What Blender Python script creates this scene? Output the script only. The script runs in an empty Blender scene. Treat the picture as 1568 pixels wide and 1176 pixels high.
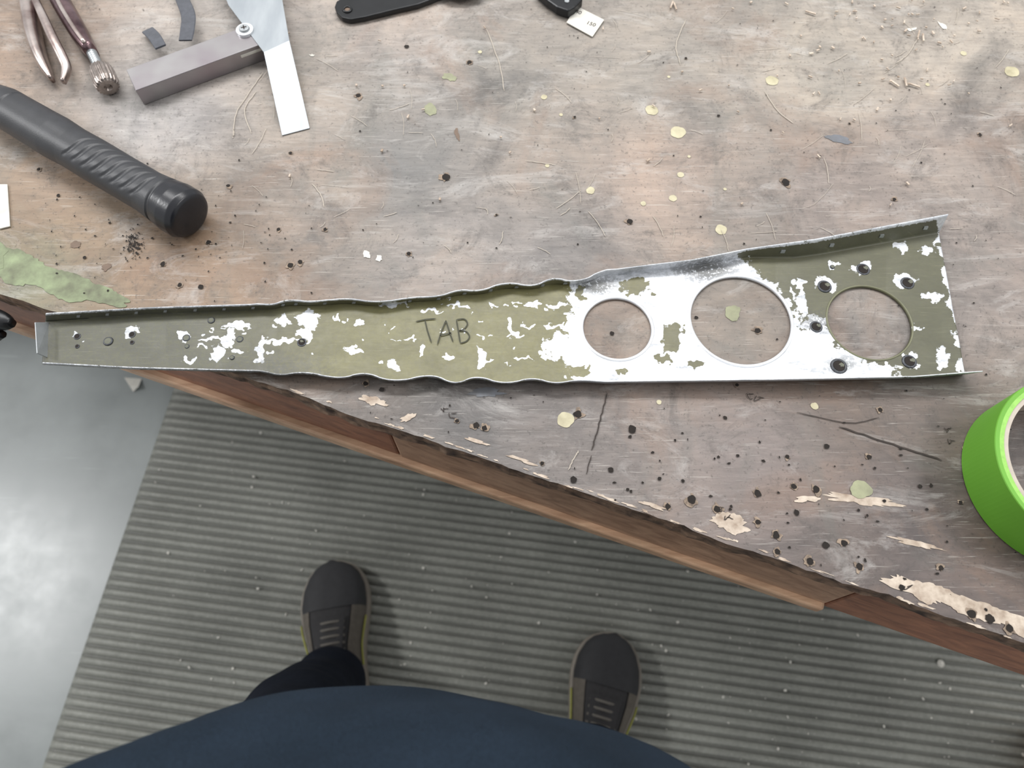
import bpy, bmesh, math, random
import numpy as np
from mathutils import Vector, Matrix, noise
random.seed(7)

# ------------------------------------------------------------------ camera
TILT = math.radians(24.0); CAMZ = 1.42; LENS = 26.0
U = 1568.0; F = LENS/36.0*U
BZ = 0.92                       # bench top height
ct, st = math.cos(TILT), math.sin(TILT)
def P(px, py, z=BZ):
    """photo measurement (1568-wide frame) -> world point on the horizontal plane z"""
    a = px-784.0; b = 588.0-py
    y = b*ct+F*st; zz = b*st-F*ct
    t = (CAMZ-z)/(-zz)
    return Vector((a*t, y*t, z))
def Pn(px, py, z):
    a = px-784.0; b = 588.0-py
    y = b*ct+F*st; zz = b*st-F*ct
    t = (CAMZ-z)/(-zz)
    return np.stack([a*t, y*t, z+0*a], -1)
cd = bpy.data.cameras.new("camera"); cam = bpy.data.objects.new("camera", cd)
bpy.context.collection.objects.link(cam)
cam.location = (0,0,CAMZ); cam.rotation_euler = (TILT,0,0)
cd.lens = LENS; cd.sensor_width = 36; cd.clip_start = 0.02
cd.dof.use_dof = True; cd.dof.focus_distance = 0.54; cd.dof.aperture_fstop = 8
bpy.context.scene.camera = cam
bpy.context.scene.view_settings.view_transform = 'Standard'

# ------------------------------------------------------------------ helpers
def s2l(c):
    return tuple(((v/255.0)/12.92 if v/255.0 <= 0.04045 else ((v/255.0+0.055)/1.055)**2.4) for v in c[:3])+(1.0,)
class NT:
    def __init__(s, name):
        s.m = bpy.data.materials.new(name); s.m.use_nodes = True
        s.n = s.m.node_tree.nodes; s.l = s.m.node_tree.links
        s.b = s.n["Principled BSDF"]
    def coord(s, scale=(1,1,1), rot=(0,0,0)):
        tc = s.n.new('ShaderNodeTexCoord'); mp = s.n.new('ShaderNodeMapping')
        mp.inputs['Scale'].default_value = scale; mp.inputs['Rotation'].default_value = rot
        s.l.new(tc.outputs['Object'], mp.inputs['Vector']); return mp.outputs['Vector']
    def noise(s, vec, scale, detail=4, rough=0.55, dist=0.0):
        n = s.n.new('ShaderNodeTexNoise'); n.inputs['Scale'].default_value = scale
        n.inputs['Detail'].default_value = detail; n.inputs['Roughness'].default_value = rough
        n.inputs['Distortion'].default_value = dist
        s.l.new(vec, n.inputs['Vector']); return n.outputs['Fac']
    def ramp(s, fac, stops):
        r = s.n.new('ShaderNodeValToRGB'); e = r.color_ramp.elements
        while len(e) < len(stops): e.new(0.5)
        for i, (p, c) in enumerate(stops):
            e[i].position = p; e[i].color = c if len(c) == 4 else tuple(c)+(1,)
        s.l.new(fac, r.inputs['Fac']); return r.outputs['Color']
    def mix(s, fac, a, b, mode='MIX'):
        m = s.n.new('ShaderNodeMix'); m.data_type = 'RGBA'; m.blend_type = mode
        for sock, v in ((m.inputs[0], fac), (m.inputs[6], a), (m.inputs[7], b)):
            if isinstance(v, (int, float)): sock.default_value = v
            elif isinstance(v, tuple): sock.default_value = v
            else: s.l.new(v, sock)
        return m.outputs[2]
    def math(s, op, a, b=0.0, c=None):
        m = s.n.new('ShaderNodeMath'); m.operation = op
        for i, v in enumerate((a, b) if c is None else (a, b, c)):
            if isinstance(v, (int, float)): m.inputs[i].default_value = v
            else: s.l.new(v, m.inputs[i])
        return m.outputs[0]
    def bump(s, h, strength=0.3, dist=0.001):
        b = s.n.new('ShaderNodeBump'); b.inputs['Strength'].default_value = strength
        b.inputs['Distance'].default_value = dist
        s.l.new(h, b.inputs['Height']); s.l.new(b.outputs['Normal'], s.b.inputs['Normal'])
    def set(s, k, v):
        if isinstance(v, (int, float, tuple)): s.b.inputs[k].default_value = v
        else: s.l.new(v, s.b.inputs[k])
G = lambda v: (v, v, v, 1)
def simple(name, col, rough=0.5, metal=0.0, var=0.15, scale=60, bump=0.1, bscale=300, bd=0.0004, col2=None):
    t = NT(name); v = t.coord()
    n = t.noise(v, scale, 5)
    c = s2l(col)
    lo = tuple(x*(1-var) for x in c[:3])+(1,) if col2 is None else s2l(col2)
    hi = tuple(min(1, x*(1+var)) for x in c[:3])+(1,)
    t.set('Base Color', t.ramp(n, [(0.3, lo), (0.7, hi)]))
    t.set('Roughness', rough); t.set('Metallic', metal)
    if bump: t.bump(t.noise(v, bscale, 3), bump, bd)
    return t.m

def empty(name, loc=(0,0,0)):
    e = bpy.data.objects.new(name, None); e.location = loc; e.empty_display_size = 0.05
    bpy.context.collection.objects.link(e); return e
def attach(ob, par):
    if par is None: return
    ob.parent = par
    if par.parent is not None: return          # nested group sits at world origin
    ob.matrix_parent_inverse = Matrix.Translation(-Vector(par.location))
def mobj(name, verts, faces, mat, par=None, smooth=False, bevel=0, subd=0):
    me = bpy.data.meshes.new(name)
    me.from_pydata([tuple(v) for v in verts], [], [tuple(f) for f in faces]); me.update()
    ob = bpy.data.objects.new(name, me); bpy.context.collection.objects.link(ob)
    for m in (mat if isinstance(mat, (list, tuple)) else [mat]): me.materials.append(m)
    bm = bmesh.new(); bm.from_mesh(me); bmesh.ops.recalc_face_normals(bm, faces=bm.faces); bm.to_mesh(me); bm.free()
    if smooth: me.polygons.foreach_set('use_smooth', [True]*len(me.polygons))
    if bevel:
        b = ob.modifiers.new('bevel', 'BEVEL'); b.width = bevel; b.segments = 2; b.limit_method = 'ANGLE'
    attach(ob, par); return ob
def cat(pts, k=6):
    """catmull-rom on list of tuples (any dimension)"""
    A = [np.array(p, float) for p in pts]
    A = [2*A[0]-A[1]]+A+[2*A[-1]-A[-2]]; out = []
    for i in range(1, len(A)-2):
        for j in range(k):
            t = j/k; p0, p1, p2, p3 = A[i-1:i+3]
            out.append(0.5*((2*p1)+(-p0+p2)*t+(2*p0-5*p1+4*p2-p3)*t*t+(-p0+3*p1-3*p2+p3)*t**3))
    out.append(A[-2]); return out
def sweep(keys, n=20, e=2.0, k=6, up=None):
    """keys: (x,y,z,half_width,half_height). returns verts, faces"""
    K = cat(keys, k) if k > 1 else [np.array(q, float) for q in keys]
    V = []; Fc = []
    for i, q in enumerate(K):
        a = K[max(0, i-1)][:3]; b = K[min(len(K)-1, i+1)][:3]
        t = Vector(b-a).normalized(); upv = Vector(up) if up else Vector((0,0,1))
        if abs(t.dot(upv)) > 0.9: upv = Vector((0,1,0))
        s = t.cross(upv).normalized(); u = s.cross(t).normalized()
        for j in range(n):
            th = 2*math.pi*j/n; c, d = math.cos(th), math.sin(th)
            x = math.copysign(abs(c)**(2/e), c)*abs(q[3]); y = math.copysign(abs(d)**(2/e), d)*abs(q[4])
            V.append(Vector(q[:3])+s*x+u*y)
    for i in range(len(K)-1):
        for j in range(n):
            Fc.append((i*n+j, i*n+(j+1) % n, (i+1)*n+(j+1) % n, (i+1)*n+j))
    Fc.append(tuple(range(n))[::-1]); Fc.append(tuple((len(K)-1)*n+j for j in range(n)))
    return V, Fc
def merge(parts, dz=0.0):
    V = []; Fc = []
    for i, (v, f) in enumerate(parts):
        o = len(V); V += [Vector(p)+Vector((0, 0, dz*(i % 12))) for p in v]; Fc += [tuple(i+o for i in q) for q in f]
    return V, Fc
def prism(pts, z0, z1):
    n = len(pts)
    V = [Vector((p[0], p[1], z0)) for p in pts]+[Vector((p[0], p[1], z1)) for p in pts]
    Fc = [tuple(range(n))[::-1], tuple(range(n, 2*n))]+[(i, (i+1) % n, n+(i+1) % n, n+i) for i in range(n)]
    return V, Fc
def box(c, ax, ay, az, hx, hy, hz):
    c = Vector(c); V = []
    for sz in (-1, 1):
        for sx, sy in ((-1,-1), (1,-1), (1,1), (-1,1)):
            V.append(c+Vector(ax)*sx*hx+Vector(ay)*sy*hy+Vector(az)*sz*hz)
    return V, [(3,2,1,0), (4,5,6,7), (0,1,5,4), (1,2,6,5), (2,3,7,6), (3,0,4,7)]
def cyl(c, r, z0, z1, n=24, r2=None):
    r2 = r if r2 is None else r2
    V = [Vector((c[0]+r*math.cos(2*math.pi*i/n), c[1]+r*math.sin(2*math.pi*i/n), z0)) for i in range(n)]
    V += [Vector((c[0]+r2*math.cos(2*math.pi*i/n), c[1]+r2*math.sin(2*math.pi*i/n), z1)) for i in range(n)]
    return V, [tuple(range(n))[::-1], tuple(range(n, 2*n))]+[(i, (i+1) % n, n+(i+1) % n, n+i) for i in range(n)]
def ring(c, prof, n=64):
    """lathe closed profile [(r,z)] about vertical axis at c"""
    m = len(prof); V = []; Fc = []
    for i in range(n):
        a = 2*math.pi*i/n
        for r, z in prof: V.append(Vector((c[0]+r*math.cos(a), c[1]+r*math.sin(a), z)))
    for i in range(n):
        for j in range(m):
            Fc.append((i*m+j, ((i+1) % n)*m+j, ((i+1) % n)*m+(j+1) % m, i*m+(j+1) % m))
    return V, Fc
def blob(px, py, rx, ry, z, ang=0, rough=0.25, n=22, seed=None):
    """thin irregular paint/stain patch lying on the bench"""
    sd = random.random()*100 if seed is None else seed
    c = P(px, py); s = 0.00047; pts = []
    for i in range(n):
        a = 2*math.pi*i/n
        k = 1+rough*2*noise.noise(Vector((math.cos(a)*1.5+sd, math.sin(a)*1.5, sd)))+rough*0.8*(random.random()-0.5)
        k = max(k, 0.25)
        x = rx*k*math.cos(a)*s; y = ry*k*math.sin(a)*s
        pts.append(Vector((c.x+x*math.cos(ang)-y*math.sin(ang), c.y+x*math.sin(ang)+y*math.cos(ang), z)))
    pts.append(Vector((c.x, c.y, z)))
    return pts, [(i, (i+1) % n, n) for i in range(n)]
def strip(pts, w, z):
    V = []; Fc = []
    W = [Vector((p[0], p[1], z)) for p in pts]
    for i, p in enumerate(W):
        t = (W[min(i+1, len(W)-1)]-W[max(0, i-1)]).normalized(); s = Vector((-t.y, t.x, 0))
        ww = w*(0.35 if i in (0, len(W)-1) else 1)
        V += [p+s*ww, p-s*ww]
    for i in range(len(W)-1): Fc.append((2*i, 2*i+1, 2*i+3, 2*i+2))
    return V, Fc

# ------------------------------------------------------------------ bench
E0 = P(0, 450); E1 = P(1568, 985)
ed = (E1-E0).normalized(); en = Vector((-ed.y, ed.x, 0))
EA = math.atan2(ed.y, ed.x)
bench = empty("workbench", (E0+E1)/2)
def wood_mat():
    t = NT("worn_plywood")
    v = t.coord(); vg = t.coord((1, 5, 1), (0, 0, -EA)); vs = t.coord((1, 26, 1), (0, 0, 0.8)); vs2 = t.coord((1, 30, 1), (0, 0, -0.35)); vs3 = t.coord((1, 30, 1), (0, 0, -1.3))
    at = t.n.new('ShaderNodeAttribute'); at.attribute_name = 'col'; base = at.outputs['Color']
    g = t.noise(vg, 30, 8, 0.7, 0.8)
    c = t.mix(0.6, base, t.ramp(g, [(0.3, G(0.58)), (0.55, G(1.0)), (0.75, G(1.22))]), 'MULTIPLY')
    n2 = t.noise(v, 8, 9, 0.68, 0.8)
    c = t.mix(0.95, c, t.ramp(n2, [(0.34, (0.54, 0.55, 0.57, 1)), (0.5, G(0.98)), (0.66, (1.25, 1.2, 1.15, 1))]), 'MULTIPLY')
    n3 = t.noise(v, 5.3, 6, 0.65, 1.2)
    c = t.mix(t.math('MULTIPLY', t.ramp(n3, [(0.52, G(0)), (0.68, G(1))]), 0.42), c, s2l((130, 101, 80)))
    n3b = t.noise(t.coord((1.6,1,1),(0,0,1.0)), 7.7, 7, 0.7, 1.0)
    c = t.mix(t.math('MULTIPLY', t.ramp(n3b, [(0.53, G(0)), (0.69, G(1))]), 0.5), c, s2l((97, 97, 92)))
    n4 = t.noise(t.coord((1, 2.6, 1), (0, 0, 0.6)), 10, 9, 0.74, 1.4)
    c = t.mix(t.math('MULTIPLY', t.ramp(n4, [(0.53, G(0)), (0.72, G(1))]), 0.52), c, s2l((186, 183, 179)))
    n5 = t.noise(v, 24, 9, 0.82, 0.6)
    c = t.mix(t.math('MULTIPLY', t.ramp(n5, [(0.53, G(0)), (0.66, G(1))]), 0.55), c, s2l((64, 60, 57)))
    for vv, sc in ((vs, 34), (vs2, 30), (vs3, 38)):
        n6 = t.noise(vv, sc, 3, 0.5, 0.3)
        c = t.mix(t.math('MULTIPLY', t.ramp(n6, [(0.67, G(0)), (0.73, G(1))]), 0.36), c, s2l((192, 187, 179)))
    n8 = t.noise(t.coord((1, 20, 1), (0, 0, 0.25)), 46, 3, 0.5, 0.3)
    c = t.mix(t.math('MULTIPLY', t.ramp(n8, [(0.66, G(0)), (0.72, G(1))]), 0.4), c, s2l((72, 64, 58)))
    n7 = t.noise(v, 420, 2, 0.5)
    c = t.mix(t.math('MULTIPLY', t.ramp(n7, [(0.62, G(0)), (0.72, G(1))]), 0.45), c, s2l((56, 50, 46)))
    t.set('Base Color', c); t.set('Roughness', t.ramp(n4, [(0.3, G(0.36)), (0.7, G(0.6))]))
    h = t.math('ADD', g, t.math('MULTIPLY', n5, 0.8))
    t.bump(h, 0.4, 0.001)
    return t.m
M_wood = wood_mat()
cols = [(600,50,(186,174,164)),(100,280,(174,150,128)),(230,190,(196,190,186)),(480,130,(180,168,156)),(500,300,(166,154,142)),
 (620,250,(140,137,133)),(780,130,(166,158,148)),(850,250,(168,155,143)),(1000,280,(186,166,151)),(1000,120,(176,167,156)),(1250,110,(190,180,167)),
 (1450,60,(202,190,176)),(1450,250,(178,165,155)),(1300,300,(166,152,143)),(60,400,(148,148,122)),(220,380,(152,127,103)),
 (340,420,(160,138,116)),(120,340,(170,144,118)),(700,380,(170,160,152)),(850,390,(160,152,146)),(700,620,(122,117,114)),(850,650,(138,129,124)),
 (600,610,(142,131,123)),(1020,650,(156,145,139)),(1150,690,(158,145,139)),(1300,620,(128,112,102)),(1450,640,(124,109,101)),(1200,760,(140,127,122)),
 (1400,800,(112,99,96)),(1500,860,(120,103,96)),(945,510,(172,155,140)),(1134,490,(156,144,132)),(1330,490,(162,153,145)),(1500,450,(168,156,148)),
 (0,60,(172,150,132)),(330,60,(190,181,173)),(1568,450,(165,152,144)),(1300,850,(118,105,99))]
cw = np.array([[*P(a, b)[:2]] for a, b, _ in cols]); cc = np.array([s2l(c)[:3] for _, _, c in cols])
cc = cc*np.array([0.595, 0.60, 0.605])
L0, L1, DP, GS = -1.15, 1.45, 1.05, 0.006
nx = int((L1-L0)/GS); ny = int(DP/GS)
V = []; C = []
for j in range(ny+1):
    for i in range(nx+1):
        s = L0+(L1-L0)*i/nx; d = DP*j/ny
        off = 0
        if j == 0:
            off = 0.0030*noise.noise(Vector((s*18, 3, 0)))+0.0016*noise.noise(Vector((s*110, 9, 0)))
        V.append(E0+ed*s+en*(d+off))
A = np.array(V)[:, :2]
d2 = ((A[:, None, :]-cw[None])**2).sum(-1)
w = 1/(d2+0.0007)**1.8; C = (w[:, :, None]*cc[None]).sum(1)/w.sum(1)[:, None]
Fc = [(j*(nx+1)+i, j*(nx+1)+i+1, (j+1)*(nx+1)+i+1, (j+1)*(nx+1)+i) for j in range(ny) for i in range(nx)]
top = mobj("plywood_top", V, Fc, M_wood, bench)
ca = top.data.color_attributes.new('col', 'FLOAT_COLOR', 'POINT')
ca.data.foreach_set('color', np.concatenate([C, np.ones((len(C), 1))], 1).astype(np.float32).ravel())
M_ply = simple("plywood_edge", (120, 98, 80), 0.8, 0, 0.5, 90, 0.5, 200, 0.001, col2=(58, 46, 40))
V = []; Fc = []
for i in range(nx+1):
    tp = Vector(top.data.vertices[i].co)
    for k, dz in enumerate((0, -0.004, -0.0075, -0.011, -0.0145, -0.018)):
        jit = 0.0018*noise.noise(Vector((tp.x*70, k*3.1, tp.y*70))) if k else 0
        V.append(tp+Vector((0, 0, dz))-en*jit*1.5)
for i in range(nx):
    for k in range(5): Fc.append((i*6+k, i*6+k+1, (i+1)*6+k+1, (i+1)*6+k))
mobj("plywood_front_edge", V, Fc, M_ply, bench)
mobj("plywood_underside", *box(E0+ed*(L0+L1)/2+en*(DP/2+0.004)+Vector((0,0,-0.0105)), ed, en, (0,0,1), (L1-L0)/2, DP/2-0.006, 0.0078), M_ply, bench)

def lumber(name, c1, c2):
    t = NT(name); v = t.coord((1, 9, 9), (0, 0, -EA)); g = t.noise(v, 9, 8, 0.65, 1.0)
    n2 = t.noise(t.coord(), 6, 7, .65)
    c = t.ramp(g, [(0.3, s2l(c2)), (0.65, s2l(c1))])
    c = t.mix(0.7, c, t.ramp(n2, [(0.35, G(0.6)), (0.65, G(1.2))]), 'MULTIPLY')
    t.set('Base Color', c); t.set('Roughness', 0.5); t.bump(g, 0.3, 0.001); return t.m
M_l1 = lumber("apron_wood_brown", (196, 158, 130), (144, 110, 88))
M_l2 = lumber("apron_wood_red", (170, 118, 90), (118, 78, 62))
M_l3 = lumber("pine_strip_wood", (214, 178, 146), (170, 132, 104))
def along(px, py): return (P(px, py)-E0).dot(ed)
sA = along(585, 640); sB = along(1345, 905)
AH = 0.072
def apron(name, s0, s1, m, off=0.0, z1=BZ-0.018, h=AH):
    c = E0+ed*(s0+s1)/2+en*(0.006+0.019-off); c.z = z1-h/2
    mobj(name, *box(c, ed, en, (0,0,1), (s1-s0)/2, 0.019, h/2), m, bench, bevel=0.002)
apron("apron_board_1", L0, sA-0.0007, M_l2)
apron("apron_board_2", sA+0.0007, sB-0.0007, M_l1, 0.001)
apron("apron_board_3", sB+0.0007, L1, M_l2, 0.0, BZ-.018, AH+.012)
apron("apron_strip", L0, sB-0.0007, M_l3, 0.006, BZ-0.018-AH, 0.014)
for i, (s, d) in enumerate(((L0+0.08, 0.12), (L1-0.08, 0.09), (L0+0.08, DP-0.08), (L1-0.08, DP-0.08))):
    c = E0+ed*s+en*d; c.z = (BZ-0.0185)/2
    mobj("leg_%d" % (i+1), *box(c, ed, en, (0,0,1), 0.044, 0.044, (BZ-0.0185)/2), M_l1, bench, bevel=0.003)

# surface marks on the bench
M_hole = simple("drill_hole_dark", (30, 24, 20), 0.9, 0, 0.3, 200, 0)
M_rim = simple("torn_wood_rim", (140, 124, 108), 0.8, 0, 0.3, 300, 0.3, col2=(92, 80, 70))
M_scr = simple("light_scratch", (168, 159, 147), 0.8, 0, 0.1, 300, 0)
M_cream = simple("paint_drop_cream", (184, 177, 148), 0.5, 0, 0.12, 90, 0.1, col2=(160, 152, 124))
M_pale = simple("paint_drop_pale_green", (142, 144, 114), 0.6, 0, 0.15, 80, 0.2, col2=(120, 120, 98))
M_green = simple("paint_patch_green", (128, 140, 106), 0.6, 0, 0.15, 60, 0.3, col2=(84, 84, 66))
M_bare = simple("splintered_bare_wood", (196, 183, 168), 0.75, 0, 0.1, 120, 0.4, col2=(146, 128, 112))
M_blue = simple("paint_smudge_blue", (104, 107, 113), 0.6, 0, 0.08, 100, 0.1, col2=(92, 92, 94))
M_dark = simple("ink_and_crack_dark", (52, 44, 40), 0.8, 0, 0.3, 200, 0)
M_white = simple("plaster_white", (200, 197, 188), 0.7, 0, 0.08, 200, 0.1)
M_brown = simple("stain_brown", (102, 84, 70), 0.6, 0, 0.15, 120, 0.1)
holes = [(549,147,5),(623,72,4.5),(719,96,4.5),(1100,178,3),(683,272,7),(1203,280,7),(964,340,5),(1369,306,3.5),(320,372,4),(626,389,3.5),
 (276,437,4),(308,440,5),(445,407,5),(460,402,4),(350,285,3.5),(1500,207,3),(1160,756,5),(1059,765,6),(1022,776,4),(968,658,6),
 (935,720,4),(1265,684,4),(1188,820,5),(1160,800,4),(1190,845,4),(1292,832,4.5),(1264,835,5),(1315,868,4.5),(1098,780,5),(1219,785,4),(1515,948,6),
 (1487,940,6),(1545,962,5),(1215,745,4),(1249,750,5),(729,652,5),(742,656,4),(884,635,6),(1347,628,3.5),(937,511,3.5),(1160,507,5),(1066,487,3),
 (878,735,5),(830,710,3),(1380,900,4),(1440,870,3.5),(445,235,3),(90,300,3),(60,260,3),(130,395,3),(498,352,3),(1255,240,2.5),(905,45,3),
 (1330,700,4),(1240,860,5),(1205,700,3),(1110,640,3),(560,588,4),(585,597,4),(700,645,3),(1470,770,3),(1408,745,3),(427,352,3),(250,405,4),
 (1180,200,2),(1410,250,2),(760,330,2),(880,180,2.5),(1050,90,2.5),(1300,190,2),(1345,370,2.5),(1128,590,3),(1478,690,4)]
hp = []; rp = []
for x, y, r in holes:
    ry = r*random.uniform(0.85, 1.15)
    hp.append(blob(x, y, r, ry, BZ+0.0009, 0, 0.15, 16))
    if random.random() < 0.75: rp.append(blob(x+random.uniform(-1.2, 1.2), y+random.uniform(-1.2, 1.2), r*1.4, ry*1.4, BZ+0.0006, 0, 0.4, 18))
for _ in range(230):
    x = random.uniform(10, 1560); y = random.uniform(10, 900)
    if y > 470+x*0.33: continue
    hp.append(blob(x, y, random.uniform(0.6, 2.1), random.uniform(0.6, 2.0), BZ+0.0009, 0, 0.3, 9))
for _ in range(60):   # worn corner, left
    x = random.uniform(40, 480); y = random.uniform(300, 450)
    hp.append(blob(x, y, random.uniform(0.6, 2.4), random.uniform(0.6, 2.0), BZ+0.0009, 0, 0.4, 9))
for _ in range(42):   # dense hole rows by the lower right edge
    x = random.uniform(940, 1540); y = 640+random.uniform(0, 1)**0.7*(450+x*0.34-20-640)
    hp.append(blob(x, y, random.uniform(1.2, 3.0), random.uniform(1.2, 2.8), BZ+0.0009, 0, 0.3, 10))
for _ in range(110):  # dark worn knot
    x = random.gauss(205, 7); y = random.gauss(376, 12); hp.append(blob(x, y, random.uniform(.6, 2), random.uniform(.6, 2.4), BZ+0.0009, 0.6, 0.4, 8))
mobj("drill_holes", *merge(hp, 1e-6), M_hole, bench); mobj("hole_rims", *merge(rp, 1e-6), M_rim, bench)
Zc = BZ+0.0004
mobj("cream_paint_drops", *merge([blob(x, y, r, r, Zc, 0, 0.07) for x, y, r in
  [(998,169,12),(1038,203,14),(1182,124,12),(1104,352,10),(1030,304,7),(866,643,13),(904,292,8),(1042,268,6),(833,149,6),(838,254,4),
   (1475,82,6),(1549,110,14),(859,176,3.5),(1009,616,4),(1247,622,6),(1110,290,3),(985,312,5),(1024,118,3),(735,80,4),(1055,240,3),(1420,130,4)]]), M_cream, bench)
mobj("pale_green_drops", *merge([blob(659,168,11,16,Zc,0.3,0.12), blob(1318,750,16,13,Zc+.0003,0,0.12), blob(1122,480,12,16,Zc,-0.5,0.2), blob(688,118,12,10,Zc,0,0.3)]), M_pale, bench)
gp = [blob(20,408,64,32,Zc,-0.35,0.16,60), blob(100,436,62,27,Zc,-0.38,0.16,60), blob(160,452,46,16,Zc,-0.35,0.2,44), blob(-50,385,80,40,Zc,-0.3,0.15)]
mobj("green_paint_patch", *merge(gp, 4e-5), M_green, bench)
mobj("white_filler_spots", *merge([blob(x, y, a, b, BZ+0.0005, g, 0.35, 14) for x, y, a, b, g in
  [(562,389,7,8,0),(581,396,6,7,0),(1443,40,5,12,0.4),(1395,45,10,4,0.2),(478,85,5,3,0)]]), M_white, bench)
bp = [blob(1315,766,54,7,Zc,-0.12,0.4,60), blob(1400,832,32,4,Zc,-0.25,0.4,46), blob(1120,802,26,12,Zc,-0.2,0.35,50), blob(1415,905,44,13,Zc,-0.33,0.35,60),
 blob(1500,934,56,12,Zc,-0.33,0.35,60), blob(572,615,18,7,Zc,-0.2,0.4,46), blob(625,640,12,5,Zc,0.4,0.4), blob(1562,965,26,9,Zc,-0.3,0.3), blob(1235,765,16,5,Zc,0,0.4), blob(730,676,16,3,Zc,-0.3,0.4),blob(800,705,20,3,Zc,-0.33,0.4), blob(1000,775,22,3,Zc,-0.33,0.4)]
for _ in range(40):
    x = random.uniform(430, 1560); y = 450+x*0.343-random.uniform(3, 8)
    bp.append(blob(x, y, random.uniform(3, 11), random.uniform(.8, 2.0), Zc, EA, 0.5, 14))
mobj("splintered_wood_patches", *merge(bp, 2e-5), M_bare, bench)
mobj("blue_paint_smudges", *merge([blob(1285,214,22,8,Zc,-0.3,0.25,40), blob(745,602,30,7,Zc,0,0.3,40)]), M_blue, bench)
mobj("brown_stains", *merge([blob(116,375,9,8,Zc,0,0.15), blob(163,410,8,8,Zc,0,0.3), blob(700,205,4,14,Zc,0.2,0.3)]), M_brown, bench)
ln = []
def crack(pts, w):
    q = cat([P(a, b) for a, b in pts], 6)
    q = [Vector((p[0]+random.uniform(-1, 1)*w*0.8, p[1]+random.uniform(-1, 1)*w*0.8, 0)) for p in q]
    ln.append(strip(q, w, BZ+0.0008))
crack([(930,603),(922,632),(913,664),(906,690)], 0.0005); crack([(905,698),(898,726)], 0.0004)
crack([(1285,655),(1340,672),(1395,690),(1442,706)], 0.0006); crack([(1220,632),(1300,648),(1345,640)], 0.0003)
for x0, y0 in ((675,625),(688,632),(1096,775),(1110,790),(1385,897),(1142,602),(1158,606),(1445,655),(1450,672)):
    crack([(x0, y0), (x0+random.uniform(-4, 8), y0+random.uniform(4, 10)), (x0+random.uniform(2, 14), y0+random.uniform(-2, 12))], 0.0003)
    crack([(x0+3, y0+2), (x0+12, y0+random.uniform(-3, 6))], 0.0003)
mobj("cracks_and_ink", *merge(ln), M_dark, bench)
ln = []
for pts in ([(403,112),(380,145),(362,175),(357,212)], [(393,140),(375,170),(385,205)], [(478,282),(492,300),(497,318)], [(745,45),(765,100),(772,140)],
            [(1170,140),(1190,170),(1215,190)], [(1050,30),(1035,70),(1042,100)], [(1405,60),(1388,85),(1372,98)], [(870,720),(880,700),(886,690)]):
    crack(pts, 0.0004)
for _ in range(110):
    x = random.uniform(340, 1560); y = random.uniform(10, 400); a = random.uniform(0, 6.3); l = random.uniform(8, 50)
    crack([(x, y), (x+l*.5*math.cos(a)+2, y+l*.5*math.sin(a)), (x+l*math.cos(a), y+l*math.sin(a))], random.uniform(0.00012, 0.0003))
mobj("light_scratches", *merge(ln), M_scr, bench)

# loose wood chips
ch = []
def chip(x, y, l, w, z=BZ, sc=1):
    a = random.uniform(0, 6.3); c = P(x, y, z); c.z += 0.0021
    ch.append(box(c, (math.cos(a), math.sin(a), random.uniform(-.06, .06)), (-math.sin(a), math.cos(a), 0), (0, 0, 1), l, w, 0.0005))
for _ in range(110):
    if random.random() < 0.6: x = random.gauss(1400, 110); y = abs(random.gauss(50, 60))
    else: x = random.uniform(380, 1560); y = random.uniform(5, 330)
    chip(x, y, random.uniform(0.0006, 0.0022), random.uniform(0.0003, 0.0009))
for x, y in ((1385,128),(1368,130),(1398,133),(1240,22),(1028,10),(1033,12),(1405,55),(1412,60)): chip(x, y, 0.005, 0.0007)
mobj("wood_chips", *merge(ch), M_bare, None)

# ------------------------------------------------------------------ floor + mat
def floor_mat():
    t = NT("sealed_concrete"); v = t.coord()
    a = t.noise(v, 1.7, 6, 0.6, 0.8); b = t.noise(v, 9, 8, 0.65); c3 = t.noise(t.coord((1,14,1),(0,0,0.6)), 6, 3, 0.5)
    c = t.ramp(a, [(0.3, s2l((118, 123, 122))), (0.7, s2l((144, 149, 148)))])
    c = t.mix(0.5, c, t.ramp(b, [(0.3, G(0.8)), (0.7, G(1.12))]), 'MULTIPLY')
    c = t.mix(t.math('MULTIPLY', t.ramp(c3, [(0.68, G(0)), (0.74, G(1))]), 0.3), c, s2l((165, 170, 170)))
    t.set('Base Color', c); t.set('Roughness', t.ramp(b, [(0.3, G(0.28)), (0.7, G(0.38))])); t.bump(b, 0.05, 0.002); return t.m
mobj("floor", *box((0, 1, -0.05), (1,0,0), (0,1,0), (0,0,1), 5, 5, 0.05), floor_mat())
m0 = P(265, 600, 0); m1 = P(65, 1176, 0)
md = (m0-m1).normalized(); mr = Vector((md.y, -md.x, 0))
mat_m = NT("ribbed_rubber")
v = mat_m.coord(); n1 = mat_m.noise(v, 5, 6, 0.6); n2 = mat_m.noise(v, 120, 5, 0.7); n3 = mat_m.noise(v, 330, 2, 0.5)
c = mat_m.ramp(n1, [(0.3, s2l((112, 113, 106))), (0.7, s2l((140, 141, 133)))])
c = mat_m.mix(0.6, c, mat_m.ramp(n2, [(0.3, G(0.72)), (0.7, G(1.2))]), 'MULTIPLY')
c = mat_m.mix(mat_m.math('MULTIPLY', mat_m.ramp(n3, [(0.68, G(0)), (0.74, G(1))]), 0.5), c, s2l((195, 195, 188)))
at_ = mat_m.n.new('ShaderNodeAttribute'); at_.attribute_name = 'groove'
c = mat_m.mix(mat_m.math('MULTIPLY', at_.outputs['Fac'], 0.45), c, s2l((62, 63, 60)))  # valleys between the ribs are mixed darker than the rib tops
mat_m.set('Base Color', c); mat_m.set('Roughness', 0.5); mat_m.bump(n2, 0.3, 0.001)
V = []; Fc = []; o = m1-md*0.9; pitch = 0.0172; NR = 127
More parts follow.
